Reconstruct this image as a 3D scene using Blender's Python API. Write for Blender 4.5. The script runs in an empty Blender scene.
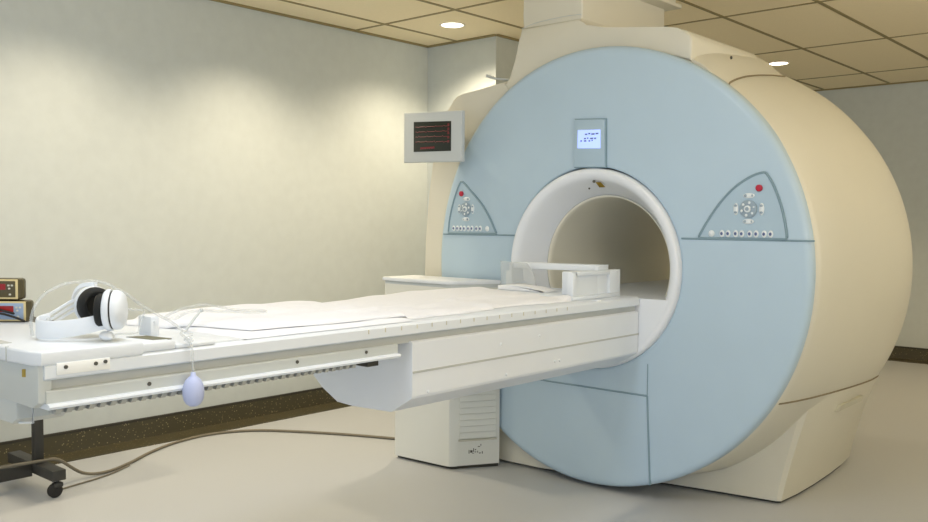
import bpy, bmesh, math, random
from mathutils import Vector, Matrix, noise
random.seed(4)
C = bpy.context.scene.collection
PI = math.pi
S = bpy.context.scene

# ------------------------------------------------------------------ materials
def srgb(h):
    h = h.lstrip('#'); out = []
    for i in (0, 2, 4):
        c = int(h[i:i+2], 16) / 255
        out.append(c / 12.92 if c <= .04045 else ((c + .055) / 1.055) ** 2.4)
    return out + [1.0]

def mat(name, col, rough=.5, var=.0, scale=30, metal=0, bump=0, bump_scale=200, coat=0, emit=None, estr=0, alpha=1, trans=0, ior=1.45, spec=.5):
    m = bpy.data.materials.new(name); m.use_nodes = True
    nt = m.node_tree; b = nt.nodes['Principled BSDF']
    c = srgb(col) if isinstance(col, str) else col
    b.inputs['Base Color'].default_value = c
    b.inputs['Roughness'].default_value = rough
    b.inputs['Metallic'].default_value = metal
    b.inputs['Coat Weight'].default_value = coat
    b.inputs['Alpha'].default_value = alpha
    b.inputs['Transmission Weight'].default_value = trans
    b.inputs['IOR'].default_value = ior
    b.inputs['Specular IOR Level'].default_value = spec
    tc = nt.nodes.new('ShaderNodeTexCoord')
    if var:
        n = nt.nodes.new('ShaderNodeTexNoise'); n.inputs['Scale'].default_value = scale; n.inputs['Detail'].default_value = 4
        r = nt.nodes.new('ShaderNodeMapRange')
        r.inputs['From Min'].default_value = .3; r.inputs['From Max'].default_value = .7
        r.inputs['To Min'].default_value = 1 - var; r.inputs['To Max'].default_value = 1 + var
        h = nt.nodes.new('ShaderNodeVectorMath'); h.operation = 'SCALE'; h.inputs[0].default_value = c[:3]
        nt.links.new(tc.outputs['Object'], n.inputs['Vector'])
        nt.links.new(n.outputs['Fac'], r.inputs['Value']); nt.links.new(r.outputs['Result'], h.inputs['Scale'])
        nt.links.new(h.outputs[0], b.inputs['Base Color'])
    if bump:
        n2 = nt.nodes.new('ShaderNodeTexNoise'); n2.inputs['Scale'].default_value = bump_scale
        bp = nt.nodes.new('ShaderNodeBump'); bp.inputs['Strength'].default_value = bump; bp.inputs['Distance'].default_value = .002
        nt.links.new(tc.outputs['Object'], n2.inputs['Vector'])
        nt.links.new(n2.outputs['Fac'], bp.inputs['Height']); nt.links.new(bp.outputs['Normal'], b.inputs['Normal'])
    if emit:
        b.inputs['Emission Color'].default_value = srgb(emit); b.inputs['Emission Strength'].default_value = estr
    return m

M = {}
M['wall'] = mat('wall_vinyl', '#cbd2d2', .55, .025, 14, bump=.12, bump_scale=120)
M['ceil'] = mat('ceiling_tile', '#f5e8c8', .85, .02, 60)
M['grid'] = mat('ceiling_grid', '#94875f', .6)
M['floor'] = mat('floor_vinyl', '#b8bbbe', .42, .05, 260, bump=.05, bump_scale=300)
M['blue'] = mat('blue_cover', '#b3c9d9', .38, .012, 6, coat=.15)
M['bluepanel'] = mat('blue_panel', '#a9c0d0', .4)
M['seam'] = mat('blue_seam', '#8099a6', .6)
M['cream'] = mat('cream_cover', '#d6d3c4', .4, .01, 5, coat=.1)
M['creamseam'] = mat('cream_seam', '#85795f', .7)
M['white'] = mat('white_gelcoat', '#e5eaf0', .35, .01, 8, coat=.1)
M['bore'] = mat('bore_liner', '#e3e0d0', .45)
M['plastic'] = mat('white_plastic', '#e3e9ef', .35)
M['greyplastic'] = mat('grey_plastic', '#c3c9ca', .45)
M['railgrey'] = mat('rail_grey', '#bcbfbc', .4)
M['lightgrey'] = mat('light_grey', '#c6cbc9', .4)
M['dark'] = mat('dark_metal', '#3b3a36', .5, .05, 20)
M['black'] = mat('black_foam', '#131514', .7, bump=.2)
M['blackgloss'] = mat('black_gloss', '#0e0f10', .25)
M['rubber'] = mat('rubber', '#262422', .7)
M['fabric'] = mat('white_cotton', '#edf0f5', .95, .015, 90, bump=.3, bump_scale=500)
M['fabric2'] = mat('white_cotton_soft', '#ebedf2', .95, .015, 90, bump=.3, bump_scale=500)
M['bulb'] = mat('lavender_rubber', '#b9c3e6', .5)
M['clear'] = mat('clear_plastic', '#d3d8d8', .08, alpha=.30, spec=.8)
M['cable'] = mat('grey_cable', '#7a7363', .6)
M['lamp'] = mat('lamp_lens', '#ffffff', .5, emit='#fff2dc', estr=6)
M['lampring'] = mat('lamp_ring', '#efe9dc', .4)
M['red'] = mat('red_button', '#b5243c', .4)
M['redlcd'] = mat('red_display', '#3a0505', .3, emit='#e01818', estr=.25)
M['trace'] = mat('red_trace', '#5a2024', .3, emit='#c03840', estr=.1)
M['screen'] = mat('dark_screen', '#20261f', .3)
M['bluelcd'] = mat('blue_lcd', '#8fa8e8', .4, emit='#b4c8ff', estr=.75)
M['ink'] = mat('dark_ink', '#5a6a96', .6)
M['blackink'] = mat('black_ink', '#55544d', .7)
M['yellow'] = mat('yellow_sticker', '#a98f2c', .5)
M['tan'] = mat('tan_plastic', '#c9b98a', .4)
M['bronze'] = mat('bronze_plastic', '#4c4429', .22)
M['bluegrey'] = mat('bluegrey_label', '#8fa3bd', .4)
M['button'] = mat('button_silver', '#dfe6ea', .3)
M['dial'] = mat('dial_grey', '#93a5b3', .3)
M['recess'] = mat('recess_olive', '#6f6f5a', .6)
M['rack'] = mat('rack_grey', '#a3a5a0', .6)
M['labelgrey'] = mat('label_grey', '#c6c3b2', .45)
M['vent'] = mat('vent_white', '#dfe0d8', .5)
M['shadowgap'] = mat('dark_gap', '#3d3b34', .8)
M['coilclear'] = mat('frosted_plastic', '#f3f5f3', .25)

def speckle():
    m = bpy.data.materials.new('speckled_vinyl'); m.use_nodes = True
    nt = m.node_tree; b = nt.nodes['Principled BSDF']; b.inputs['Roughness'].default_value = .35
    tc = nt.nodes.new('ShaderNodeTexCoord')
    v = nt.nodes.new('ShaderNodeTexVoronoi'); v.inputs['Scale'].default_value = 60
    r = nt.nodes.new('ShaderNodeValToRGB')
    r.color_ramp.elements[0].position = .0; r.color_ramp.elements[0].color = srgb('#c4b68c')
    r.color_ramp.elements[1].position = .26; r.color_ramp.elements[1].color = srgb('#47422f')
    e = r.color_ramp.elements.new(.17); e.color = srgb('#766c4c')
    nt.links.new(tc.outputs['Object'], v.inputs['Vector']); nt.links.new(v.outputs['Distance'], r.inputs['Fac'])
    nt.links.new(r.outputs['Color'], b.inputs['Base Color'])
    return m
M['speckle'] = speckle()

# ------------------------------------------------------------------ mesh helpers
def new(): return bmesh.new()

def obj(name, bm, m, parent=None, smooth=35, recalc=True):
    if recalc: bmesh.ops.recalc_face_normals(bm, faces=bm.faces)
    me = bpy.data.meshes.new(name); bm.to_mesh(me); bm.free()
    ms = m if isinstance(m, (list, tuple)) else [m]
    for k in ms: me.materials.append(k)
    if smooth:
        for p in me.polygons: p.use_smooth = True
        me.set_sharp_from_angle(angle=math.radians(smooth))
    o = bpy.data.objects.new(name, me); C.objects.link(o)
    if parent: o.parent = parent; o.matrix_parent_inverse = Matrix.Translation(-parent.location) if parent.type == 'EMPTY' else Matrix()
    return o

def thing(name, label, cat, loc=(0, 0, 0), group=None):
    o = bpy.data.objects.new(name, None); C.objects.link(o); o.location = loc; o.empty_display_size = .05
    o['label'] = label; o['category'] = cat
    if group: o['group'] = group
    return o

def tag(o, label, cat, group=None):
    o['label'] = label; o['category'] = cat
    if group: o['group'] = group
    return o

def struct(name, bm, m, **k):
    o = obj(name, bm, m, **k); o['kind'] = 'structure'; return o

def box(bm, x0, x1, y0, y1, z0, z1, bev=0, seg=2, mi=0):
    vs = [bm.verts.new((x, y, z)) for x in (x0, x1) for y in (y0, y1) for z in (z0, z1)]
    F = [(0, 1, 3, 2), (4, 6, 7, 5), (0, 4, 5, 1), (2, 3, 7, 6), (0, 2, 6, 4), (1, 5, 7, 3)]
    fs = [bm.faces.new([vs[i] for i in f]) for f in F]
    for f in fs: f.material_index = mi
    if bev:
        es = list({e for f in fs for e in f.edges})
        bmesh.ops.bevel(bm, geom=es, offset=bev, segments=seg, affect='EDGES', profile=.5)
    return vs

def prism(bm, poly, axis, a, b, bev=0, seg=2, mi=0):
    """extrude a 2-D polygon along axis; poly coordinates are the other two axes in order"""
    def P(u, v, w):
        return (w, u, v) if axis == 'x' else (u, w, v) if axis == 'y' else (u, v, w)
    A = [bm.verts.new(P(u, v, a)) for u, v in poly]; B = [bm.verts.new(P(u, v, b)) for u, v in poly]
    n = len(poly); fs = []
    fs.append(bm.faces.new(A)); fs.append(bm.faces.new(B[::-1]))
    for i in range(n): fs.append(bm.faces.new((A[i], B[i], B[(i+1) % n], A[(i+1) % n])))
    for f in fs: f.material_index = mi
    if bev:
        es = list(set(fs[0].edges) | set(fs[1].edges))
        bmesh.ops.bevel(bm, geom=es, offset=bev, segments=seg, affect='EDGES', profile=.5)

def loft(bm, rings, caps=True):
    R = [[bm.verts.new(p) for p in r] for r in rings]
    n = len(R[0])
    for a, b in zip(R, R[1:]):
        for i in range(n): bm.faces.new((a[i], a[(i+1) % n], b[(i+1) % n], b[i]))
    if caps: bm.faces.new(R[0][::-1]); bm.faces.new(R[-1])
    return R

def catmull(pts, sub=6, closed=False):
    pts = [Vector(p) for p in pts]; n = len(pts); out = []
    rng = range(n if closed else n - 1)
    for i in rng:
        if closed: p0, p1, p2, p3 = pts[(i-1) % n], pts[i], pts[(i+1) % n], pts[(i+2) % n]
        else: p0, p1, p2, p3 = pts[max(i-1, 0)], pts[i], pts[i+1], pts[min(i+2, n-1)]
        for k in range(sub):
            t = k / sub
            out.append(.5 * ((2*p1) + (p2-p0)*t + (2*p0-5*p1+4*p2-p3)*t*t + (3*p1-p0-3*p2+p3)*t**3))
    if not closed: out.append(pts[-1])
    return out

def tube(bm, pts, r, n=8, closed=False, sub=6, smooth=True):
    P = catmull(pts, sub, closed) if smooth else [Vector(p) for p in pts]
    N = len(P); rings = []; up = None
    for i, p in enumerate(P):
        a = P[(i-1) % N] if (closed or i > 0) else P[i]; b = P[(i+1) % N] if (closed or i < N-1) else P[i]
        t = (b - a).normalized()
        if up is None:
            up = Vector((0, 0, 1)) if abs(t.z) < .9 else Vector((1, 0, 0))
        s = t.cross(up).normalized(); up = s.cross(t).normalized()
        rr = r[min(i, len(r)-1)] if isinstance(r, (list, tuple)) else r
        rings.append([bm.verts.new(p + rr*(math.cos(2*PI*k/n)*s + math.sin(2*PI*k/n)*up)) for k in range(n)])
    for i in range(N if closed else N-1):
        a, b = rings[i], rings[(i+1) % N]
        for k in range(n): bm.faces.new((a[k], a[(k+1) % n], b[(k+1) % n], b[k]))
    if not closed: bm.faces.new(rings[0][::-1]); bm.faces.new(rings[-1])

def cyl(bm, c, r, h, axis='z', n=24, bev=0, r2=None):
    ret = bmesh.ops.create_cone(bm, cap_ends=True, segments=n, radius1=r, radius2=r if r2 is None else r2, depth=h)
    rot = {'z': Matrix(), 'y': Matrix.Rotation(PI/2, 4, 'X'), 'x': Matrix.Rotation(PI/2, 4, 'Y')}[axis]
    bmesh.ops.transform(bm, matrix=Matrix.Translation(c) @ rot, verts=ret['verts'])
    if bev:
        es = [e for e in {e for v in ret['verts'] for e in v.link_edges} if len(e.link_faces) == 2 and e.calc_face_angle(0) > 1]
        bmesh.ops.bevel(bm, geom=es, offset=bev, segments=2, affect='EDGES', profile=.5)

def ball(bm, c, rx, ry, rz, n=20):
    ret = bmesh.ops.create_uvsphere(bm, u_segments=n, v_segments=n//2+2, radius=1)
    bmesh.ops.transform(bm, matrix=Matrix.Translation(c) @ Matrix.Diagonal((rx, ry, rz, 1)), verts=ret['verts'])

ZC = 1.017
def dome(x): return .02 + .0546 * x * x

def revolve(bm, prof, n=160, dom=False, zmin=None, xc=0, zc=ZC, sz=1):
    """profile of (r, y) turned about the bore axis"""
    rings = []
    for r, y in prof:
        ring = []
        for k in range(n):
            a = 2*PI*k/n; x = xc + r*math.cos(a); z = zc + sz*r*math.sin(a)
            if zmin is not None: z = max(z, zmin)
            ring.append(bm.verts.new((x, y + (.0546*x*x if dom else 0), z)))
        rings.append(ring)
    for a, b in zip(rings, rings[1:]):
        for k in range(n): bm.faces.new((a[k], a[(k+1) % n], b[(k+1) % n], b[k]))
    return rings

# ------------------------------------------------------------------ setting
H = 2.535; XL = -2.378; YB = 5.35; YP = 1.39; XP = -1.72
bm = new(); box(bm, XL-.1, 4.6, -6.0, YB+.1, -.1, 0); struct('floor', bm, M['floor'], smooth=0)
bm = new(); box(bm, XL-.1, XL, -6.0, YP, 0, H); struct('wall_left', bm, M['wall'], smooth=0)
bm = new(); box(bm, XL-.1, XP, YP, YB+.1, 0, H); struct('wall_alcove', bm, M['wall'], smooth=0)
bm = new(); box(bm, XP, 4.6, YB, YB+.1, 0, H); struct('wall_back', bm, M['wall'], smooth=0)
bm = new(); box(bm, 4.6, 4.7, -1.6, YB+.1, 0, H); struct('wall_right', bm, M['wall'], smooth=0)
bm = new(); box(bm, XL-.1, 4.6, -6.0, YB+.1, H, H+.1)
for x in (-2.08, -1.455, -.88, -.285, .31, .91, 1.51, 2.11, 2.71, 3.31):
    box(bm, x-.012, x+.012, -6.0, YB if x > XP else YP, H-.004, H, mi=1)
for y in (-5.0, -3.8, -2.6, -1.75, -.54, .67, 1.90, 3.22, 4.62):
    box(bm, XL if y < YP else XP, 4.6, y-.011, y+.011, H-.0035, H, mi=1)
for a in ((XL, XL+.02, -6.0, YP), (XL, XP, YP-.02, YP), (XP, XP+.02, YP, YB), (XP, 4.6, YB-.02, YB)):
    box(bm, *a, H-.012, H, mi=1)
struct('ceiling', bm, [M['ceil'], M['grid']], smooth=0)

def skirting(name, pts_wall, pts_out, h=.105, w=.0):
    bm = new()
    # vertical upstand with coved foot running into the floor border
    (a, b), (c, d) = pts_wall, pts_out
    prof = [(0, h), (.06, h), (.065, h-.006), (.075, .03), (.11, .006), (1, .004), (1, 0), (0, 0)]
    rings = []
    for e in (0, 1):
        W = Vector(pts_wall[e]); O = Vector(pts_out[e]); ring = []
        for t, z in prof:
            p = W.lerp(O, t); ring.append((p.x, p.y, z))
        rings.append(ring)
    loft(bm, rings)
    return struct(name, bm, M['speckle'], smooth=40)
skirting('baseboard_left', [(XL, -6.0), (XL, YP)], [(XL+.18, -6.0), (XL+.18, YP-.18)])
skirting('baseboard_alcove', [(XL, YP), (XP, YP)], [(XL+.18, YP-.18), (XP+.18, YP-.18)])
skirting('baseboard_return', [(XP, YP), (XP, YB)], [(XP+.18, YP-.18), (XP+.18, YB-.18)])
skirting('baseboard_back', [(XP, YB), (4.6, YB)], [(XP+.18, YB-.18), (4.6, YB-.18)])
bm = new()
box(bm, XL, XL+.014, -6.0, YP, .105, .117); box(bm, XL, XP, YP-.014, YP, .105, .117)
box(bm, XP, XP+.014, YP, YB, .105, .117); box(bm, XP, 4.6, YB-.014, YB, .105, .117)
struct('trim_1', bm, M['shadowgap'], smooth=0)

for i, (x, y, lab) in enumerate([(-1.75, .97, 'round white recessed downlight in ceiling by the left wall corner'),
                            (-.66, 3.70, 'round white recessed downlight in ceiling behind the scanner')]):
    t = thing('ceiling_light', lab, 'light', (x, y, H), 'recessed ceiling downlights')
    bm = new()
    prof = [(.086, 0), (.086, -.004), (.081, -.007), (.073, -.005), (.070, 0)]
    loft(bm, [[(x + r*math.cos(a*PI/20), y + r*math.sin(a*PI/20), H+z) for a in range(40)] for r, z in prof], caps=False)
    obj('trim_ring', bm, M['lampring'], t)
    bm = new(); cyl(bm, (x, y, H-.002), .071, .004, n=40); obj('lens', bm, M['lamp'], t)

# ------------------------------------------------------------------ scanner
mri = thing('mri_scanner', 'large cream MRI scanner with pale blue round front and open bore', 'scanner', (0, .7, 0))
# blue front cover
bm = new()
prof = [(.4605, .045), (.4605, .024), (.465, .020)] + [(.475 + .49*i/12, .02) for i in range(13)] + \
       [(.976, .0205), (.986, .024), (.994, .030), (.998, .038), (1.0, .05), (1.0, .085), (.992, .09), (.97, .09)]
revolve(bm, prof, 192, dom=True, xc=-.02, zc=1.0235, sz=1.007); fc = obj('front_cover', bm, M['blue'], mri, smooth=60)
# seams on the front
def seam(pts, r=.0045, m='seam'):
    bm = new(); tube(bm, pts, r, 6, smooth=False); return obj('panel_seam', bm, M[m], mri)
def domeline(x0, z0, x1, z1, n=14):
    return [(x0+(x1-x0)*i/n, dome(x0+(x1-x0)*i/n)-.0005, z0+(z1-z0)*i/n) for i in range(n+1)]
seam(domeline(-.985, 1.165, -.438, 1.165)); seam(domeline(.438, 1.165, .985, 1.163))
seam(domeline(-.62, .469, .288, .469)); seam(domeline(.288, .469, .308, .075)); seam(domeline(.288, .61, .288, .469), .0025)
# bore flare and liner
bm = new()
revolve(bm, [(.4595, .05), (.4595, .022), (.456, .010), (.451, .004), (.444, .002), (.435, .003), (.426, .006), (.417, .012), (.409, .021), (.402, .033), (.393, .050), (.381, .075), (.368, .102), (.355, .131), (.343, .158)], 160, xc=-.018, zc=1.02)
obj('bore_flare', bm, M['white'], mri, smooth=60)
bm = new()
revolve(bm, [(.342, .158), (.336, .158), (.331, .163), (.329, .19), (.327, 1.36), (.34, 1.40), (.40, 1.425), (.47, 1.43)], 128, xc=-.018, zc=1.02)
obj('bore_liner', bm, M['bore'], mri, smooth=60)
# thin parting line in the flare
bm = new(); tube(bm, [(-.018+.3405*math.cos(a), .155, 1.02+.3405*math.sin(a)) for a in [2*PI*k/96 for k in range(96)]], .0012, 5, closed=True, smooth=False)
obj('liner_seam', bm, M['greyplastic'], mri)
# flat track floor inside the bore
bm = new()
def chord(z0, R, n=20):
    h = z0 - 1.02; a0 = math.asin(h/R); pts = []
    for i in range(n+1):
        a = PI - a0 + (PI + 2*a0)*0 + ((2*PI + a0) - (PI - a0))*i/n
        pts.append((-.018 + R*math.cos(a), 1.02 + R*math.sin(a)))
    return pts
loft(bm, [[(x, y, z) for x, z in chord(.898, R)] for R, y in ((.436, .005), (.42, .011), (.404, .031), (.383, .073), (.357, .129), (.33, .18), (.327, 1.3))])
obj('bore_track', bm, M['white'], mri, smooth=30)
# yellow tab and dots in the flare
bm = new()
vs = [bm.verts.new(p) for p in [(.002, .026, 1.416), (.030, .028, 1.414), (.042, .048, 1.392), (.008, .050, 1.392)]]
f = bm.faces.new(vs); bmesh.ops.solidify(bm, geom=[f], thickness=.004); obj('warning_tab', bm, M['yellow'], mri, smooth=0)['label'] = 'small yellow tab at bore top'
for q, r in (((-.004, .024, 1.418), .008), ((-.05, .055, 1.388), .005)):
    bm = new(); ball(bm, q, r, r*.8, r*.8, 10); obj('sensor', bm, M['blackink'], mri)

# body shell
bm = new()
body = [(.955, .095), (.975, .10), (.987, .112), (.995, .14), (1.012, .22), (1.03, .34), (1.046, .50), (1.060, .68), (1.068, .85), (1.069, .98), (1.061, 1.10), (1.043, 1.20), (1.01, 1.29), (.94, 1.36), (.84, 1.41), (.7, 1.43), (.46, 1.43)]
revolve(bm, body, 192, zmin=.12); obj('body_shell', bm, M['cream'], mri, smooth=60)
def rbody(y):
    for (r0, y0), (r1, y1) in zip(body, body[1:]):
        if y0 <= y <= y1: return r0 + (r1-r0)*(y-y0)/max(1e-6, y1-y0)
    return 1
# seam between shell and base
bm = new(); ys = [.115 + (1.28-.115)*i/30 for i in range(27)]
tube(bm, [(math.sqrt(rbody(y)**2 - (.497-ZC)**2) + .001, y, .497) for y in ys], .004, 6, smooth=False); obj('shell_seam', bm, M['creamseam'], mri)
# base plinth
bm = new()
B = [(-.66, .10), (-.56, .085), (-.35, .095), (-.2, .13), (.0, .20), (.25, .29), (.50, .335), (.735, .372), (.752, .386), (.762, .55), (.762, .75), (.752, 1.0), (.738, 1.2), (.715, 1.38), (.60, 1.42), (-.66, 1.42)]
T = [(-.80, .15), (-.70, .14), (-.5, .14), (-.2, .16), (.0, .22), (.30, .32), (.60, .36), (.846, .388), (.872, .405), (.914, .55), (.930, .75), (.930, 1.0), (.908, 1.18), (.855, 1.34), (.65, 1.41), (-.80, 1.42)]
rings = []
for k in range(9):
    t = k/8; tt = t**1.15
    rings.append([(a[0]+(b[0]-a[0])*tt, a[1]+(b[1]-a[1])*tt, .014+(.494-.014)*t) for a, b in zip(B, T)])
loft(bm, rings); obj('base_plinth', bm, M['cream'], mri, smooth=25)
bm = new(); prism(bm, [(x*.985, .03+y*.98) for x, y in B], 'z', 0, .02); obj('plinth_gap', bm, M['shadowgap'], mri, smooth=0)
bm = new()
loft(bm, [[(x+w, y, z) for x, y, z in [(.892, .64, .393), (.906, .91, .404), (.913, .91, .430), (.900, .657, .420)]] for w in (-.012, .009)])
obj('rating_label', bm, M['labelgrey'], mri, smooth=0)['label'] = 'pale grey rating label'
# side cover standing beyond the disc on the left
bm = new()
prism(bm, [(-1.13, .60), (-1.15, .95), (-1.143, 1.146), (-1.12, 1.38), (-1.093, 1.55), (-1.04, 1.71), (-.977, 1.838), (-.955, 1.876), (-.925, 1.897), (-.87, 1.904), (-.794, 1.912), (-.66, 1.93), (-.54, 1.95), (-.5, 1.75), (-.75, 1.5), (-.85, .60)], 'y', .10, .62, bev=.018, seg=3)
obj('side_cover', bm, M['cream'], mri, smooth=40)
# hood over the top
bm = new()
top = [(-.60, 1.93), (-.545, 1.945), (-.522, 2.04), (-.497, 2.14), (-.488, 2.19), (-.135, 2.19), (-.128, 2.16), (-.112, 2.142), (.0, 2.127), (.10, 2.113), (.20, 2.101), (.31, 2.087), (.37, 2.074), (.41, 2.058), (.431, 2.035), (.437, 2.01), (.434, 1.925), (.40, 1.942), (.30, 1.978), (.2, 2.0)]
inn = [(.97*math.cos(math.radians(a)), ZC+.97*math.sin(math.radians(a))) for a in (72, 84, 96, 108, 122)]
prism(bm, top + inn, 'y', .092, .80, bev=.012, seg=3); obj('hood', bm, M['cream'], mri, smooth=40)
bm = new(); prev = None; NA = 24
for i in range(18):
    y = .105 + (.86-.105)*i/17; row = []
    for k in range(NA+1):
        aa = 52.5 + 7.5*(i/17)**.6; a = math.radians(aa + (88-aa)*k/NA); t = min(1, k/NA*3.2)
        r = rbody(y) + .004 + (.030+.006*min(1, i/4))*t*t*(3-2*t)
        row.append(bm.verts.new((r*math.cos(a), y, ZC + r*math.sin(a))))
    row.append(bm.verts.new((.93*math.cos(math.radians(88)), y, ZC+.93*math.sin(math.radians(88))))); row.append(bm.verts.new((.93*math.cos(math.radians(55)), y, ZC+.93*math.sin(math.radians(55)))))
    if prev:
        for k in range(len(row)): bm.faces.new((prev[k], prev[(k+1) % len(row)], row[(k+1) % len(row)], row[k]))
    else: bm.faces.new(row)
    prev = row
bm.faces.new(prev[::-1]); obj('hood_wing', bm, M['cream'], mri, smooth=40)
bm = new()
prism(bm, [(-.486, 2.188), (-.484, 2.25), (-.484, H-.002), (-.135, H-.002), (-.135, 2.14)], 'y', .105, .89, bev=.012, seg=3); obj('ceiling_duct', bm, M['cream'], mri, smooth=40)
bm = new(); box(bm, -.50, -.055, .55, .93, 2.372, 2.395, .008); box(bm, -.50, -.09, .60, .93, 2.39, H-.002, .01); obj('duct_collar', bm, M['cream'], mri)
bm = new(); tube(bm, [(-.489, .10, 2.19), (-.4, .092, 2.203), (-.3, .092, 2.209), (-.2, .092, 2.21), (-.135, .098, 2.208)], .0015, 6); obj('hood_seam', bm, M['greyplastic'], mri)
bm = new()
pts = []
for i in range(17):
    y = .10 + (.86-.10)*i/16; a = math.radians(52.5 + 7.5*(i/16)**.6)
    pts.append(((rbody(max(y, .1))+.003)*math.cos(a), y, ZC+(rbody(max(y, .1))+.003)*math.sin(a)))
tube(bm, pts, .004, 6, smooth=False); obj('hood_seam', bm, M['creamseam'], mri)
bm = new(); ball(bm, (.52, .30, 1.958), .006, .006, .008, 8); obj('cover_screw', bm, M['blackink'], mri)
bm = new(); tube(bm, [(-.60, .14, 1.955), (-.70, .145, 1.972), (-.755, .15, 1.992)], .006, 8)
for q in ((-.735, .15, 1.985), (-.755, .15, 1.992), (-.715, .15, 1.978)): ball(bm, q, .009, .009, .009, 8)
obj('cable_stub', bm, M['greyplastic'], mri)

# display pod over the bore
bm = new(); prism(bm, [(-.104, 1.487), (.064, 1.481), (.060, 1.695), (-.104, 1.705)], 'y', .003, .05, bev=.004)
pod = obj('display_pod', bm, M['bluepanel'], mri)
bm = new(); prism(bm, [(-.108, 1.483), (.068, 1.477), (.064, 1.70), (-.108, 1.71)], 'y', .012, .05, bev=.002); obj('pod_surround', bm, M['seam'], pod)
bm = new(); prism(bm, [(-.082, 1.572), (.042, 1.566), (.041, 1.650), (-.081, 1.655)], 'y', .0005, .01, bev=.001); scr = obj('display_screen', bm, M['bluelcd'], pod)
bm = new()
for x, z, w in [(-.040, 1.630, .012), (-.022, 1.632, .010), (-.006, 1.629, .018), (.018, 1.630, .014), (-.045, 1.611, .010), (-.028, 1.612, .006), (-.012, 1.610, .016), (.01, 1.609, .01), (-.065, 1.601, .008), (-.045, 1.600, .012), (-.02, 1.599, .008), (-.004, 1.601, .006)]:
    box(bm, x, x+w, -.0012, .001, z, z+.006)
obj('screen_text', bm, M['ink'], pod, smooth=0)

# control panels
def panel(tri, red, dial, ups, row, inward):
    bm = new()
    P = catmull([(x, 0, z) for x, z in tri], 5)
    A = [bm.verts.new((p.x, dome(p.x)-.004, p.z)) for p in P]; Bv = [bm.verts.new((p.x, dome(p.x)+.02, p.z)) for p in P]
    n = len(P); bm.faces.new(A)
    for i in range(n): bm.faces.new((A[i], Bv[i], Bv[(i+1) % n], A[(i+1) % n]))
    p = obj('control_panel', bm, M['bluepanel'], mri, smooth=30)
    bm = new(); tube(bm, [(q.x, dome(q.x)-.003, q.z) for q in P], .0055, 6, closed=True, smooth=False); obj('panel_edge', bm, M['seam'], p)
    def at(x, z, d=.004): return (x, dome(x)-d, z)
    bm = new(); cyl(bm, at(*red, .006), .014, .012, 'y', 20, .003); obj('indicator_light', bm, M['red'], p)['label'] = 'round red indicator'
    bm = new(); cyl(bm, at(*dial, .005), .037, .010, 'y', 32, .003); d = obj('control_dial', bm, M['dial'], p)
    for r, h, mm in ((.014, .018, 'button'), (.008, .021, 'dial')):
        bm = new(); cyl(bm, at(*dial, .004+h/4), r, h, 'y', 20, .002); obj('dial_button', bm, M[mm], p)
    bm = new()
    for k in range(6):
        a = k*PI/3+.3; ball(bm, at(dial[0]+.026*math.cos(a), dial[1]+.026*math.sin(a), .010), .006, .003, .006, 8)
    obj('dial_marks', bm, M['button'], p)
    for x, z, v in ups:
        bm = new(); ball(bm, at(x, z, .004), *((.011, .006, .025) if v else (.025, .006, .011)), 14); b = obj('arrow_button', bm, M['button'], p)
        bm = new(); s = 1
        ball(bm, at(x-(.0 if v else .013), z-(.013 if v else 0), .0075), .007, .003, .006, 8); ball(bm, at(x+(.0 if v else .013), z+(.013 if v else 0), .0075), .007, .003, .006, 8)
        obj('arrow_marks', bm, M['dial'], p)
    for i, (x, z) in enumerate(row):
        big = (i == 0 and inward < 0) or (i == 8 and inward > 0)
        bm = new(); r = .014 if big else .0115
        ball(bm, at(x, z, .004), r*.95, .005, .015 if not big else r, 14); obj('panel_button', bm, M['button'], p)
        bm = new(); ball(bm, at(x, z, .0085), .004 if big else .006, .002, .004 if big else .007, 8); obj('button_mark', bm, M['ink'] if not big else M['white'], p)
panel([(.514, 1.168), (.55, 1.232), (.605, 1.312), (.667, 1.377), (.728, 1.417), (.775, 1.434), (.798, 1.427), (.829, 1.372), (.858, 1.293), (.875, 1.217), (.881, 1.168)],
      (.768, 1.373), (.725, 1.289), [(.727, 1.343, 0), (.726, 1.238, 0), (.674, 1.289, 1), (.779, 1.288, 1)],
      [(x, 1.188) for x in (.572, .617, .643, .675, .700, .733, .759, .791, .817)], -1)
panel([(-.945, 1.171), (-.935, 1.24), (-.912, 1.319), (-.882, 1.387), (-.856, 1.432), (-.832, 1.436), (-.768, 1.385), (-.695, 1.322), (-.644, 1.261), (-.606, 1.2), (-.590, 1.171)],
      (-.842, 1.377), (-.808, 1.296), [(-.805, 1.348, 0), (-.808, 1.244, 0), (-.858, 1.297, 1), (-.758, 1.296, 1)],
      [(x, 1.196) for x in (-.901, -.872, -.846, -.820, -.789, -.763, -.729, -.702, -.653)], 1)

# monitor on the left of the scanner
mo = thing('patient_monitor', 'white framed monitor with red traces mounted left of the scanner', 'monitor', (-.86, .05, 1.53))
bm = new(); prism(bm, [(-1.118, 1.540), (-.708, 1.531), (-.708, 1.785), (-1.118, 1.803)], 'y', -.10, -.072, bev=.006, seg=3); obj('housing', bm, M['greyplastic'], mo)
bm = new(); prism(bm, [(-1.041, 1.594), (-.778, 1.587), (-.778, 1.737), (-1.041, 1.750)], 'y', -.103, -.09, bev=.001); ms = obj('screen', bm, M['screen'], mo)
for k in range(4):
    bm = new(); n = 28; z0 = 1.722 - k*.026
    tube(bm, [(-1.025+.235*i/n, -.1045, z0 - .009*i/n + (.004*math.sin(i*1.9+k) if i % 7 in (2, 3) else 0)) for i in range(n+1)], .0016, 4, smooth=False); obj('trace', bm, M['trace'], ms)
bm = new()
bm.free()
for k in range(5):
    bm = new(); box(bm, -.80, -.788, -.1045, -.102, 1.63+k*.021, 1.642+k*.021); obj('readout', bm, M['trace'], ms, smooth=0)
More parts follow.
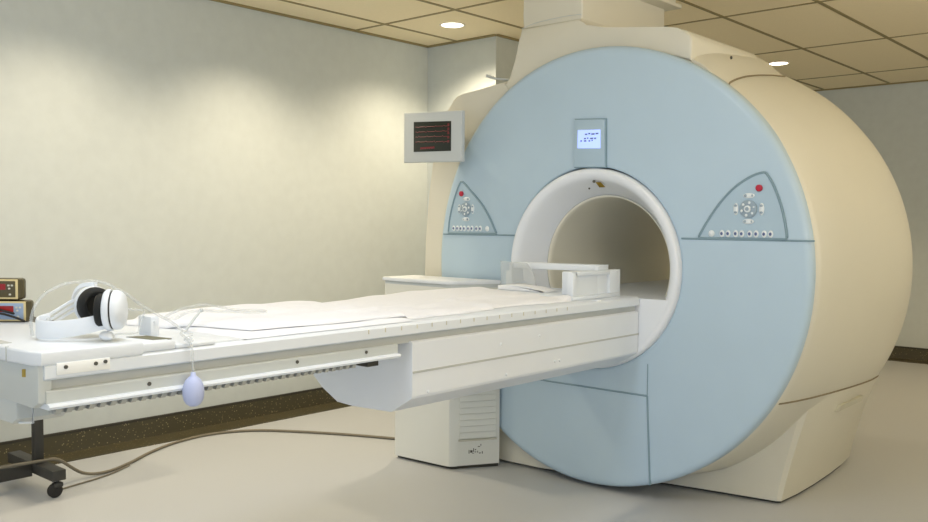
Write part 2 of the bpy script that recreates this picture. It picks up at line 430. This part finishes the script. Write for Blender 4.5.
bm = new(); box(bm, -.99, -.89, -.1045, -.102, 1.605, 1.615); obj('readout', bm, M['trace'], ms, smooth=0)
bm = new(); box(bm, -.98, -.86, -.074, .098, 1.63, 1.69, .01); obj('bracket', bm, M['greyplastic'], mo)

# cabinet under the left of the disc
cab = thing('equipment_cabinet', 'low cream equipment cabinet with louvred vent left of the table', 'cabinet', (-.85, -.08, 0))
bm = new()
P0 = [(-1.045, .022), (-1.045, -.228), (-.71, -.208), (-.685, -.203), (-.667, -.185), (-.657, -.16), (-.548, .022)]
P0t = [(-1.148, .022), (-1.148, -.205)] + P0[2:]
loft(bm, [[(x, y, z) for x, y in P0] for z in (.016, .40)] + [[(x, y, z) for x, y in P0t] for z in (.80, .905)]); obj('body', bm, M['vent'], cab, smooth=30)
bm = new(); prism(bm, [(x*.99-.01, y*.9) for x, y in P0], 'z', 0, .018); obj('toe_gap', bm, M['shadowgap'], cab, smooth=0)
bm = new(); P1 = [(-1.155, .022), (-1.155, -.215), (-.725, -.222), (-.690, -.216), (-.668, -.20), (-.653, -.17), (-.548, .022)]
prism(bm, P1, 'z', .920, .940, bev=.005); obj('countertop', bm, M['white'], cab)
bm = new(); prism(bm, [(x+.004, y) for x, y in P0t], 'z', .904, .921); obj('counter_gap', bm, M['greyplastic'], cab, smooth=0)
d = Vector((-.548+.657, .022+.16, 0)).normalized(); nrm = Vector((d.y, -d.x, 0))
o0 = Vector((-.657, -.16, 0))
def onside(u, z, w): p = o0 + d*u + nrm*w; return Vector((p.x, p.y, z))
def sidebox(bm, u0, u1, z0, z1, w0, w1):
    vs = [bm.verts.new(onside(u, z, w)) for u in (u0, u1) for w in (w0, w1) for z in (z0, z1)]
    for f in [(0, 1, 3, 2), (4, 6, 7, 5), (0, 4, 5, 1), (2, 3, 7, 6), (0, 2, 6, 4), (1, 5, 7, 3)]: bm.faces.new([vs[i] for i in f])
bm = new()
for k in range(11):
    z = .155 + k*.031
    vs = [bm.verts.new(onside(u, zz, w)) for u in (.0, .192) for zz, w in ((z, .010), (z+.024, .002), (z+.024, -.004), (z, -.004))]
    for f in [(0, 1, 2, 3), (7, 6, 5, 4), (0, 4, 5, 1), (1, 5, 6, 2), (2, 6, 7, 3), (3, 7, 4, 0)]: bm.faces.new([vs[i] for i in f])
obj('vent_louvres', bm, M['vent'], cab, smooth=0)
bm = new(); sidebox(bm, -.004, .195, .140, .148, -.002, .012); obj('vent_frame', bm, M['labelgrey'], cab, smooth=0)
bm = new()
for u, z, w, h in [(.05, .075, .004, .018), (.058, .079, .012, .012), (.074, .082, .004, .018), (.082, .079, .008, .004), (.083, .09, .006, .005), (.096, .076, .003, .010), (.104, .072, .010, .004), (.12, .07, .004, .012), (.098, .105, .012, .004), (.112, .111, .004, .008), (.068, .074, .01, .003)]:
    sidebox(bm, u, u+w, z, z+h, -.001, .0012)
obj('maker_mark', bm, M['blackink'], cab, smooth=0)['label'] = 'small dark printed mark'

# ------------------------------------------------------------------ patient table
tb = thing('patient_table', 'long white patient table running from the scanner bore', 'table', (0, -1.3, 0))
bm = new()
hull = [(-.264, .84), (-.264, .687), (-.2, .637), (-.118, .597), (-.036, .593), (.152, .600), (.246, .655), (.25, .664), (.25, .836), (.243, .843)]
loft(bm, [[(x, y, z) for x, z in hull] for y in (-1.405, .0)]); obj('carriage', bm, M['white'], tb, smooth=20)
bm = new(); box(bm, .2495, .2515, -1.403, .01, .738, .745); obj('carriage_groove', bm, M['railgrey'], tb, smooth=0)
def cross(prof, y0, y1, name, m, sm=25):
    bm = new(); loft(bm, [[(x, y, z) for x, z in prof] for y in (y0, y1)]); return obj(name, bm, M[m], tb, smooth=sm)
# board: upper rail with an overhanging edge
cross([(-.36, .868), (-.36, .900), (-.35, .907), (.235, .907), (.247, .904), (.2545, .897), (.2545, .870), (.250, .866), (.235, .868)], -2.57, .0, 'tabletop', 'plastic')
cross([(-.34, .84), (-.34, .868), (.236, .868), (.236, .838)], -2.56, -.005, 'rail_recess', 'railgrey')
cross([(-.345, .812), (-.345, .842), (.246, .842), (.250, .838), (.250, .812)], -2.565, -1.47, 'side_rail', 'lightgrey')
cross([(-.35, .799), (-.35, .812), (.25, .8125), (.262, .811), (.265, .806), (.262, .800), (.25, .799)], -2.565, -1.47, 'rail_flange', 'plastic')
bm = new(); n = 35
box(bm, .225, .242, -2.55, -1.64, .788, .799)
vv = set(bm.verts)
for k in range(n):
    y = -2.55 + k*.026
    A = [bm.verts.new((x, y+dy, z)) for x in (.2425, .256) for dy, z in ((0, .788), (.013, .788), (.018, .799), (.005, .799))]
    for f in [(0, 1, 2, 3), (7, 6, 5, 4), (0, 4, 5, 1), (1, 5, 6, 2), (2, 6, 7, 3), (3, 7, 4, 0)]: bm.faces.new([A[i] for i in f])
obj('toothed_rack', bm, M['rack'], tb, smooth=0)
bm = new(); box(bm, .15, .252, -1.60, -1.555, .783, .798); obj('rack_stop', bm, M['shadowgap'], tb, smooth=0)
# foot end platform
bm = new()
prism(bm, [(-.42, -2.60), (.125, -2.60), (.228, -2.592), (.2565, -2.578), (.2565, -2.335), (-.42, -2.335)], 'z', .899, .932, bev=.006, seg=3); obj('foot_platform', bm, M['plastic'], tb)
bm = new(); box(bm, -.36, .252, -2.335, -2.245, .905, .926, .004); obj('platform_step', bm, M['plastic'], tb)
bm = new(); box(bm, .10, .25, -2.243, -2.13, .905, .915, .003); box(bm, .13, .24, -2.20, -2.05, .905, .912, .002); obj('platform_step', bm, M['plastic'], tb)
bm = new(); box(bm, .122, .126, -2.602, -2.595, .898, .934); obj('platform_joint', bm, M['lightgrey'], tb, smooth=0)
bm = new(); prism(bm, [(-.36, .80), (.215, .80), (.245, .815), (.247, .90), (-.36, .90)], 'y', -2.582, -2.55, bev=.004); obj('end_cap', bm, M['lightgrey'], tb)
bm = new(); prism(bm, [(-.36, .742), (.08, .742), (.11, .758), (.112, .806), (-.36, .806)], 'y', -2.575, -2.45, bev=.006); obj('end_housing', bm, M['lightgrey'], tb)
bm = new(); tube(bm, [(.115, -2.56, .795), (.165, -2.56, .795), (.165, -2.56, .757), (.09, -2.56, .745)], .003, 6, smooth=False); obj('release_handle', bm, M['plastic'], tb)
bm = new(); prism(bm, [(.166, .866), (.183, .868), (.183, .886), (.166, .884)], 'y', -2.5835, -2.581); obj('yellow_label', bm, M['yellow'], tb, smooth=0)['label'] = 'small yellow square sticker'
bm = new(); prism(bm, [(.105, -2.30), (.205, -2.28), (.215, -2.235), (.12, -2.25)], 'z', .9245, .9272); obj('platform_recess', bm, M['recess'], tb, smooth=0)
bm = new(); box(bm, -.12, .06, -2.59, -2.562, .9305, .9335, .001); obj('grip_slot', bm, M['railgrey'], tb, smooth=0)
bm = new(); box(bm, .2545, .2585, -2.545, -2.42, .876, .903, .001); obj('clip_bracket', bm, M['coilclear'], tb)
for y, z in ((-2.525, .893), (-2.455, .893), (-2.432, .895), (-2.317, .826), (-1.866, .829), (-1.604, .829)):
    bm = new(); cyl(bm, (.2595 if z > .88 else .2505, y, z), .0045 if z > .88 else .005, .004, 'x', 12); obj('screw', bm, M['blackink'], tb)
for y, z in ((-.95, .79), (-.72, .80), (-1.33, .67), (-.92, .675), (-.62, .69), (-.59, .69)):
    bm = new(); ball(bm, (.250, y, z), .004, .006, .006, 10); obj('cover_screw', bm, M['white'], tb)
for k in range(16):
    y = -1.60 + k*.07
    bm = new(); box(bm, .2540, .2552, y, y+.004, .884, .897); obj('scale_mark', bm, M['labelgrey'], tb, smooth=0)
bm = new(); cyl(bm, (.228, -.30, .905), .02, .01, 'z', 16); obj('edge_cap', bm, M['plastic'], tb)

# head coil cradle on the table by the bore
hc = thing('head_coil', 'white head coil cradle on table end beside the bore', 'coil', (-.05, -.25, .907))
bm = new(); box(bm, -.30, .187, -.412, -.045, .9075, .925, .004); obj('base', bm, M['plastic'], hc)
bm = new()
box(bm, .155, .185, -.41, -.378, .925, 1.026, .003); box(bm, .155, .185, -.13, -.045, .925, 1.026, .003); box(bm, .155, .185, -.39, -.125, 1.008, 1.026, .003); box(bm, .155, .170, -.39, -.125, .925, 1.01)
obj('side_frame', bm, M['plastic'], hc)
bm = new(); prism(bm, [(-.36, .909), (-.36, 1.002), (-.315, 1.004), (-.315, .909)], 'y', -.17, -.10, bev=.004); obj('side_block', bm, M['plastic'], hc)
bm = new()
arc = [(-.30, 1.043), (-.295, .955), (-.22, .93), (.02, .928), (.10, .935), (.135, .96), (.15, 1.02), (.155, 1.046), (.17, 1.046), (.172, .925), (-.31, .925), (-.312, 1.043)]
prism(bm, arc, 'y', -.205, -.12, bev=.002); box(bm, .10, .153, -.37, -.19, .926, 1.025, .006); obj('cradle', bm, M['plastic'], hc)
bm = new(); prism(bm, [(-.31, 1.015), (.165, 1.020), (.170, 1.048), (-.31, 1.044)], 'y', -.19, -.115, bev=.005); obj('bridge', bm, M['plastic'], hc)
bm = new(); prism(bm, [(-.345, .925), (-.35, 1.05), (-.20, 1.045), (-.16, 1.0), (-.14, .927)], 'y', -.225, -.215, bev=.002); obj('clear_guard', bm, M['clear'], hc)
bm = new(); prism(bm, [(-.28, .926), (-.28, .945), (-.22, .95), (-.10, .945), (-.02, .932), (-.02, .926)], 'y', -.33, -.235, bev=.006); obj('head_cushion', bm, M['fabric'], hc)

# ------------------------------------------------------------------ sheets
def sheet(name, m, outline, ztop, zbot, nx, ny):
    """closed cloth solid: top surface, rounded rim, underside resting on what lies below"""
    bm = new(); V = {}; W = {}
    for i in range(nx+1):
        for j in range(ny+1):
            x, y = outline(i/nx, j/ny); zb = zbot(x, y); zt = ztop(x, y, i/nx, j/ny, zb)
            V[i, j] = bm.verts.new((x, y, zt)); W[i, j] = bm.verts.new((x, y, zb))
    for i in range(nx):
        for j in range(ny):
            bm.faces.new((V[i, j], V[i+1, j], V[i+1, j+1], V[i, j+1])); bm.faces.new((W[i, j], W[i, j+1], W[i+1, j+1], W[i+1, j]))
    for i in range(nx):
        for j in (0, ny): bm.faces.new((V[i, j], V[i+1, j], W[i+1, j], W[i, j]))
    for j in range(ny):
        for i in (0, nx): bm.faces.new((V[i, j], V[i, j+1], W[i, j+1], W[i, j]))
    return obj(name, bm, M[m], smooth=70)
def nz(x, y, s=4, seed=0): return noise.noise((x*s, y*s, seed))
def sst(a, b, x): t = min(1, max(0, (x-a)/(b-a))); return t*t*(3-2*t)
def edge(u, v, ku=.03, kv=.015): return min(1, (min(u, 1-u)/ku)**.5 if min(u, 1-u) < ku else 1, (min(v, 1-v)/kv)**.5 if min(v, 1-v) < kv else 1)
TT = .9076
def out1(u, v):
    y = -2.035 + .645*v
    return (-.335 + (.240+.335)*u, y + .03*(1-u)*(1-v)*0 + .015*nz(u, 0, 4, 3)*(1-v))
def s1(x, y): return TT + .0124 * sst(-1.375, -1.40, y) * sst(-2.05, -2.02, y) * sst(.240, .232, x)
o = sheet('bed_sheet', 'fabric', out1, lambda x, y, u, v, zb: zb + (.011 + .002*nz(x, y, 9))*edge(u, v, .03, .03), lambda x, y: TT, 40, 60)
tag(o, 'thin white bottom sheet along the near table edge, left of the blanket end', 'sheet')
def near2(y): return .178 + .03*sst(-1.95, -1.6, y) - .012*sst(-1.2, -.95, y) + .012*nz(0, y, 5, 5) + .006*nz(0, y, 14, 2) - .035*sst(-.93, -.90, y) + .035*sst(-.88, -.45, y)
def out2(u, v):
    y0 = -2.10 + .13*u + .02*nz(u, 0, 5, 8); y1 = -.435 - .02*nz(u, 3, 4, 8) 
    y = y0 + (y1-y0)*v
    return (-.34 + (near2(y)+.34)*u, y)
def z2(x, y, u, v, zb):
    b = .0125 + .004*nz(x, y, 7, 1) + .006*abs(nz(x*2, y, 5, 6)) + .007*max(0, nz(x*1.5, y, 8, 11))*sst(.5, .9, u)
    b += (.010 + .010*sst(-1.4, -.9, y))*math.exp(-((u-.10)/.30)**2)*(.75+.6*nz(0, y, 2.4, 4))*sst(-2.1, -1.8, y)
    b += .017*math.exp(-((y+.66)/.26)**2)*math.exp(-((u-.25)/.40)**2)
    b += .010*math.exp(-((y+.93)/.05)**2)*sst(.6, .95, u)
    b += .007*math.exp(-(((u-.72)+.25*(y+1.3))/.05)**2)*sst(-1.75, -1.5, y) + .006*math.exp(-(((u-.5)-.2*(y+1.5))/.05)**2)*sst(-1.9, -1.7, y)
    lift = .018*sst(.965, 1, v)*sst(.75, 1, u)
    return zb + max(b, .008)*(.25+.75*edge(u, v, .07, .02)) + lift
o = sheet('blanket', 'fabric2', out2, z2, lambda x, y: s1(x, y) + .0006 + 0*.001, 60, 150)
tag(o, 'rumpled white cotton blanket spread over the table up to the head coil', 'blanket')

# ------------------------------------------------------------------ headphones
hp = thing('headphones', 'white headphones with black foam ear cushion at the table foot end', 'headphones', (.05, -2.42, .932))
RV = Vector((.748, .663, 0)); DV = Vector((-.663, .748, 0)); OR = Vector((.075, -2.44, .934))
def L(r, d, z): return OR + RV*r + DV*d + Vector((0, 0, z))
def ribbon(bm, pts, hgt, th, tilt=(0, 0, 1)):
    P = catmull(pts, 6); N = len(P); rings = []
    for i, p in enumerate(P):
        t = (P[min(i+1, N-1)] - P[max(i-1, 0)]).normalized(); up = Vector(tilt).normalized()
        s = t.cross(up).normalized()
        hh = hgt(i/(N-1)) if callable(hgt) else hgt
        rings.append([p + s*th/2*a + up*hh/2*b for a, b in ((-1, -.8), (-.6, -1), (.6, -1), (1, -.8), (1, .8), (.6, 1), (-.6, 1), (-1, .8))])
    loft(bm, rings)
bm = new(); ribbon(bm, [L(-.056, .030, .038), L(-.064, .012, .034), L(-.065, -.008, .030), L(-.054, -.030, .026), L(-.03, -.044, .0255), L(.0, -.050, .027), L(.05, -.051, .033), L(.10, -.047, .044), L(.125, -.042, .052)], lambda t: .046 - .012*abs(t-.35), .010)
obj('headband', bm, M['plastic'], hp)
for k in range(3):
    bm = new(); ribbon(bm, [L(-.056, .028+.004*k, .054-.013*k), L(-.038, .045+.003*k, .068-.013*k), L(-.012, .060+.003*k, .086-.013*k), L(.022, .068, .098-.013*k)], .008, .006)
    obj('headband_rib', bm, M['plastic'], hp)
bm = new(); ribbon(bm, [L(-.012, .070, .092), L(-.004, .070, .112), L(.014, .070, .126), L(.046, .069, .130)], .011, .02); obj('yoke', bm, M['plastic'], hp)
bm = new(); ball(bm, L(-.055, .022, .036), .008, .008, .014, 10); obj('band_pad', bm, M['greyplastic'], hp)
def disc(bm, c, ax, prof, n=28, sq=1.08):
    ax = ax.normalized(); up = Vector((0, 0, 1)); s = ax.cross(up).normalized(); u = s.cross(ax)
    loft(bm, [[c + ax*h + s*r*math.cos(2*PI*k/n) + u*sq*r*math.sin(2*PI*k/n) for k in range(n)] for r, h in prof])
a1 = RV*.62 - DV*.75 + Vector((0, 0, .06)); c1 = L(.048, .046, .077)
bm = new(); disc(bm, c1, a1, [(.02, -.020), (.036, -.017), (.044, -.010), (.046, 0), (.044, .008), (.039, .009)]); e1 = obj('ear_cup', bm, M['plastic'], hp, smooth=60)
bm = new(); disc(bm, c1, a1, [(.042, .006), (.043, .020), (.041, .036), (.037, .042), (.031, .044), (.026, .040), (.024, .028), (.005, .026)]); obj('ear_cushion', bm, M['black'], e1, smooth=60)['label'] = 'black foam ear cushion'
a2 = RV*.995 + DV*.12 + Vector((0, 0, .02)); c2 = L(.131, -.034, .074)
bm = new(); disc(bm, c2, a2, [(.032, -.022), (.043, -.018), (.0475, -.012), (.047, -.002)]); e2 = obj('ear_cup', bm, M['plastic'], hp, smooth=60)
bm = new(); disc(bm, c2, a2, [(.043, -.003), (.043, .003)]); obj('cup_gap', bm, M['rubber'], e2)
bm = new(); disc(bm, c2, a2, [(.0445, .002), (.045, .010), (.043, .018), (.036, .025), (.022, .029), (.005, .030)]); obj('cup_shell', bm, M['plastic'], e2, smooth=60)
bm = new(); disc(bm, c2, -a2, [(.037, .022), (.038, .032), (.034, .038), (.022, .039), (.018, .032)]); obj('ear_cushion', bm, M['black'], e2, smooth=60)['label'] = 'black foam ear cushion'
bm = new(); ball(bm, L(.118, -.045, .012), .024, .016, .0115, 14); obj('cup_foot', bm, M['plastic'], hp)

# ------------------------------------------------------------------ clear tubing, bulb
def tubething(name, pts, r, m, label, cat, n=10, closed=False, rad2=None):
    bm = new(); tube(bm, pts, r, n, closed); return tag(obj(name, bm, M[m], smooth=60), label, cat)
tubething('oxygen_tube', [(0, -2.49, .937), (0, -2.493, .972), (0, -2.485, 1.006), (0, -2.465, 1.035), (0, -2.44, 1.051), (0, -2.407, 1.063), (0, -2.368, 1.067), (0, -2.337, 1.067), (.02, -2.312, 1.062), (.06, -2.298, 1.046), (.09, -2.288, 1.034),
          (.1, -2.258, 1.008), (.1, -2.216, .982), (.105, -2.172, .955), (.12, -2.143, .928), (.14, -2.13, .921)], .0042, 'clear', 'clear plastic tube arching over the headphones', 'tube')
tubething('mask_tube', [(0, -2.13, .955), (0, -2.108, .967), (0, -2.077, .976), (0, -2.019, .984), (0, -1.97, .978), (0, -1.902, .962), (.005, -1.823, .955), (.015, -1.80, .950), (.02, -1.856, .952), (.02, -1.902, .957), (.015, -1.97, .963), (.01, -2.019, .968), (.01, -2.067, .966), (.01, -2.105, .952)], .0042, 'clear', 'clear plastic tubing loop lying on the white blanket', 'tube', closed=True)
tubething('air_line', [(.03, -2.285, 1.0), (.05, -2.255, .99), (.06, -2.225, .985), (.06, -2.235, .955), (.07, -2.245, .936), (.10, -2.265, .934), (.12, -2.32, .937), (.11, -2.37, .938)], .0032, 'clear', 'thin clear line curling beside the right ear cup', 'tube')
bm = new(); tube(bm, [(.08, -2.069, .975), (.09, -2.10, .95), (.10, -2.128, .925)], .0035, 8); ball(bm, (.08, -2.065, .977), .006, .006, .006, 10)
tag(obj('probe_stick', bm, M['greyplastic']), 'thin grey stick leaning in the clear tubing loop', 'stick')
bm = new(); box(bm, .02, .088, -2.222, -2.195, .9165, .972, .006); cyl(bm, (.09, -2.21, .957), .004, .004, 'x', 10)
tag(obj('tube_connector', bm, M['plastic']), 'small white upright connector block behind the clear tubes', 'connector')
sq = thing('squeeze_bulb', 'pale lavender patient call bulb hanging from the table edge', 'bulb', (.285, -2.217, .76))
bm = new()
prof = [(.002, -.040), (.010, -.0385), (.018, -.033), (.0235, -.024), (.0265, -.010), (.0265, .002), (.024, .016), (.019, .027), (.012, .034), (.007, .038), (.006, .046), (.002, .047)]
loft(bm, [[(.285+r*math.cos(k*PI/12), -2.217+r*math.sin(k*PI/12), .800+z) for k in range(24)] for r, z in prof]); obj('bulb', bm, M['bulb'], sq, smooth=70)
bm = new(); tube(bm, [(.285, -2.217, .845), (.283, -2.217, .875), (.275, -2.217, .914), (.24, -2.215, .932), (.20, -2.20, .934), (.16, -2.17, .936)], .0035, 8); obj('air_tube', bm, M['clear'], sq, smooth=60)
bm = new(); ball(bm, (.263, -2.216, .926), .018, .010, .0085, 12); obj('clamp', bm, M['clear'], sq, smooth=60)

# ------------------------------------------------------------------ handsets on foot end
def gadget(z0, x0, dx, label, tilt, face):
    g = thing('pulse_monitor', label, 'monitor', (-.43+dx, -2.40, z0), 'hand held pulse monitors')
    # screen faces the camera side: local u along RV, thickness along -DV
    def Q(u, v, w): return Vector((-.405+dx, -2.372, z0)) + RV*u - DV*v + Vector((0, 0, w))
    def gbox(bm, u0, u1, v0, v1, w0, w1, bev=.004):
        vs = [bm.verts.new(Q(u, v, w)) for u in (u0, u1) for v in (v0, v1) for w in (w0, w1)]
        fs = [bm.faces.new([vs[i] for i in f]) for f in [(0, 1, 3, 2), (4, 6, 7, 5), (0, 4, 5, 1), (2, 3, 7, 6), (0, 2, 6, 4), (1, 5, 7, 3)]]
        if bev: bmesh.ops.bevel(bm, geom=list({e for f in fs for e in f.edges}), offset=bev, segments=2, affect='EDGES', profile=.5)
    bm = new(); gbox(bm, -.16+tilt, 0+tilt, -.03, .02, 0, .062, .009); obj('case', bm, M['bronze'], g)
    bm = new(); gbox(bm, -.158+tilt, -.003+tilt, .0175, .021, .003, .060, .002); obj('bezel', bm, M['tan'], g)
    bm = new(); gbox(bm, -.152+tilt, -.009+tilt, .018, .022, .008, .055, .0015); p = obj('front_panel', bm, M[face], g)
    bm = new(); gbox(bm, -.15+tilt, -.037+tilt, .0215, .0235, .030, .047, 0); obj('red_display', bm, M['redlcd'], p, smooth=0)
    for k, (u, w) in enumerate(((-.031, .040), (-.021, .040), (-.029, .031), (-.027, .014))):
        bm = new(); gbox(bm, u+tilt, u+tilt+.006, .0215, .0245, w, w+.005, .001); obj('key', bm, M['labelgrey'], p)
gadget(.932, 0, .0, 'lower of two stacked tan pulse monitors on table end, under cables', .046, 'bluegrey')
gadget(.995, 0, -.005, 'upper of two stacked tan pulse monitors with red display', .026, 'bronze')
def lead(pts, label):
    bm = new(); tube(bm, [Vector((-.405, -2.372, 0)) + RV*u - DV*v + Vector((0, 0, z)) for u, v, z in pts], .0032, 8)
    tag(obj('sensor_lead', bm, M['rubber'], smooth=60), label, 'cable', 'black sensor leads')
lead([(-.16, .028, .975), (-.09, .030, .982), (-.04, .030, .972), (.0, .03, .962), (.01, .02, .957)], 'upper black lead crossing the lower pulse monitor')
lead([(-.16, .032, .958), (-.08, .034, .962), (-.02, .034, .958), (.02, .034, .947), (.045, .03, .936)], 'lower black lead running off the pulse monitor onto the table')

# ------------------------------------------------------------------ trolley
TX = .012
tr = thing('trolley', 'dark steel trolley with castors beneath the table foot end', 'trolley', (-1.88, -1.85, 0))
bm = new(); box(bm, -2.13, -1.645, -1.73, -1.67, .075, .122, .003); obj('cross_bar', bm, M['dark'], tr)
bm = new(); box(bm, -1.91, -1.85, -2.75, -1.73, .062, .118, .003); obj('spine_bar', bm, M['dark'], tr)
bm = new(); box(bm, -1.885, -1.845, -1.72, -1.68, .12, .74, .003); obj('post', bm, M['dark'], tr)
bm = new(); box(bm, -2.15, -1.65, -2.10, -1.60, .74, .76, .004); obj('tray', bm, M['dark'], tr)
for x, y in ((-1.665, -1.70), (-2.10, -1.70), (-1.88, -2.70)):
    w = None
    bm = new()
    cyl(bm, (x, y-.012, .032), .032, .022, 'x', 24, .004); cw = obj('castor', bm, M['rubber'], tr)
    bm = new(); box(bm, x-.018, x+.018, y-.02, y+.02, .045, .066, .006); cyl(bm, (x, y, .07), .008, .02, 'z', 12); obj('castor_fork', bm, M['dark'], cw)

# cables on the floor
bm = new(); tube(bm, [(-1.06, .12, .008), (-1.2, .08, .008), (-1.335, .031, .008), (-1.5, -.04, .008), (-1.681, -.13, .008), (-1.87, -.24, .008), (-2.035, -.361, .008), (-2.13, -.50, .008), (-2.165, -.665, .008), (-2.13, -.86, .008), (-2.042, -1.049, .008), (-1.93, -1.22, .008), (-1.86, -1.38, .008), (-1.85, -1.50, .03), (-1.815, -1.63, .125), (-1.815, -1.70, .1335), (-1.83, -1.78, .133), (-1.86, -1.88, .128), (-1.87, -2.1, .1275), (-1.87, -2.7, .1275)], .0075, 8)
tag(obj('power_cable', bm, M['cable'], smooth=60), 'grey power cable curving across the floor to the trolley', 'cable')
bm = new(); tube(bm, [(-1.90, -1.24, .005), (-1.83, -1.36, .005), (-1.79, -1.47, .005), (-1.765, -1.58, .005), (-1.75, -1.64, .005)], .004, 6)
tag(obj('thin_cable', bm, M['cable'], smooth=60), 'thin dark cable branching to the trolley castor', 'cable')

# ------------------------------------------------------------------ light
def spot(loc, e, col, size=95, blend=.7, rad=.06, aim=None):
    l = bpy.data.lights.new('downlight', 'SPOT'); l.energy = e; l.color = srgb(col)[:3]; l.spot_size = math.radians(size); l.spot_blend = blend; l.shadow_soft_size = rad
    o = bpy.data.objects.new('downlight', l); C.objects.link(o); o.location = loc
    if aim: o.rotation_euler = (Vector(aim)-Vector(loc)).to_track_quat('-Z', 'Y').to_euler()
def area(loc, e, col, sx, sy, aim):
    l = bpy.data.lights.new('fill_light', 'AREA'); l.energy = e; l.color = srgb(col)[:3]; l.shape = 'RECTANGLE'; l.size = sx; l.size_y = sy
    o = bpy.data.objects.new('fill_light', l); C.objects.link(o); o.location = loc
    o.rotation_euler = (Vector(aim)-Vector(loc)).to_track_quat('-Z', 'Y').to_euler()
WARM = '#ffeccb'
for y, e in ((-3.9, 60), (-2.7, 60), (-1.4, 52), (-.27, 66), (.97, 82)): spot((-1.75, y, H-.02), e, WARM, 138 if y > .5 else 128, .8)
spot((-.66, 3.70, H-.02), 60, '#ffe3b4', 120, .6); spot((1.7, 3.70, H-.02), 60, '#ffe3b4', 120, .6); spot((3.0, 1.3, H-.02), 26, '#fff0d8', 120, .6)
area((0.5, -2.3, H-.03), 20, '#edf3ff', .6, 1.2, (0.5, -2.3, 0))  # added unseen cool fill above the table, no fitting modelled
area((3.7, 1.2, 1.7), 44, '#fff3df', .8, 1.6, (3.1, 1.3, 3)); area((3.2, -2.6, 1.7), 44, '#fff3df', .8, 1.6, (2.6, -2.2, 3))  # added unseen fills aimed upward to brighten the ceiling
w = bpy.data.worlds.new('World'); S.world = w; w.use_nodes = True
w.node_tree.nodes['Background'].inputs['Color'].default_value = srgb('#e6effb'); w.node_tree.nodes['Background'].inputs['Strength'].default_value = 1.08

# ------------------------------------------------------------------ camera
yaw, pitch, roll = .7247, -.0428, .0067
fw = Vector((-math.sin(yaw)*math.cos(pitch), math.cos(yaw)*math.cos(pitch), math.sin(pitch)))
r0 = Vector((math.cos(yaw), math.sin(yaw), 0)); u0 = r0.cross(fw)
r1 = r0*math.cos(roll) + u0*math.sin(roll); u1 = r1.cross(fw)
cd = bpy.data.cameras.new('camera'); cd.sensor_width = 36; cd.lens = 890*36/928; cd.clip_start = .02
co = bpy.data.objects.new('camera', cd); C.objects.link(co)
co.matrix_world = Matrix(((r1.x, u1.x, -fw.x, 2.2607), (r1.y, u1.y, -fw.y, -3.4278), (r1.z, u1.z, -fw.z, 1.2249), (0, 0, 0, 1)))
S.camera = co
vs = S.view_settings; vs.view_transform = 'Standard'; vs.look = 'None'; vs.gamma = 1; vs.exposure = .14
vs.use_curve_mapping = False
S.cycles.use_denoising = True; S.cycles.max_bounces = 10; S.cycles.transparent_max_bounces = 16
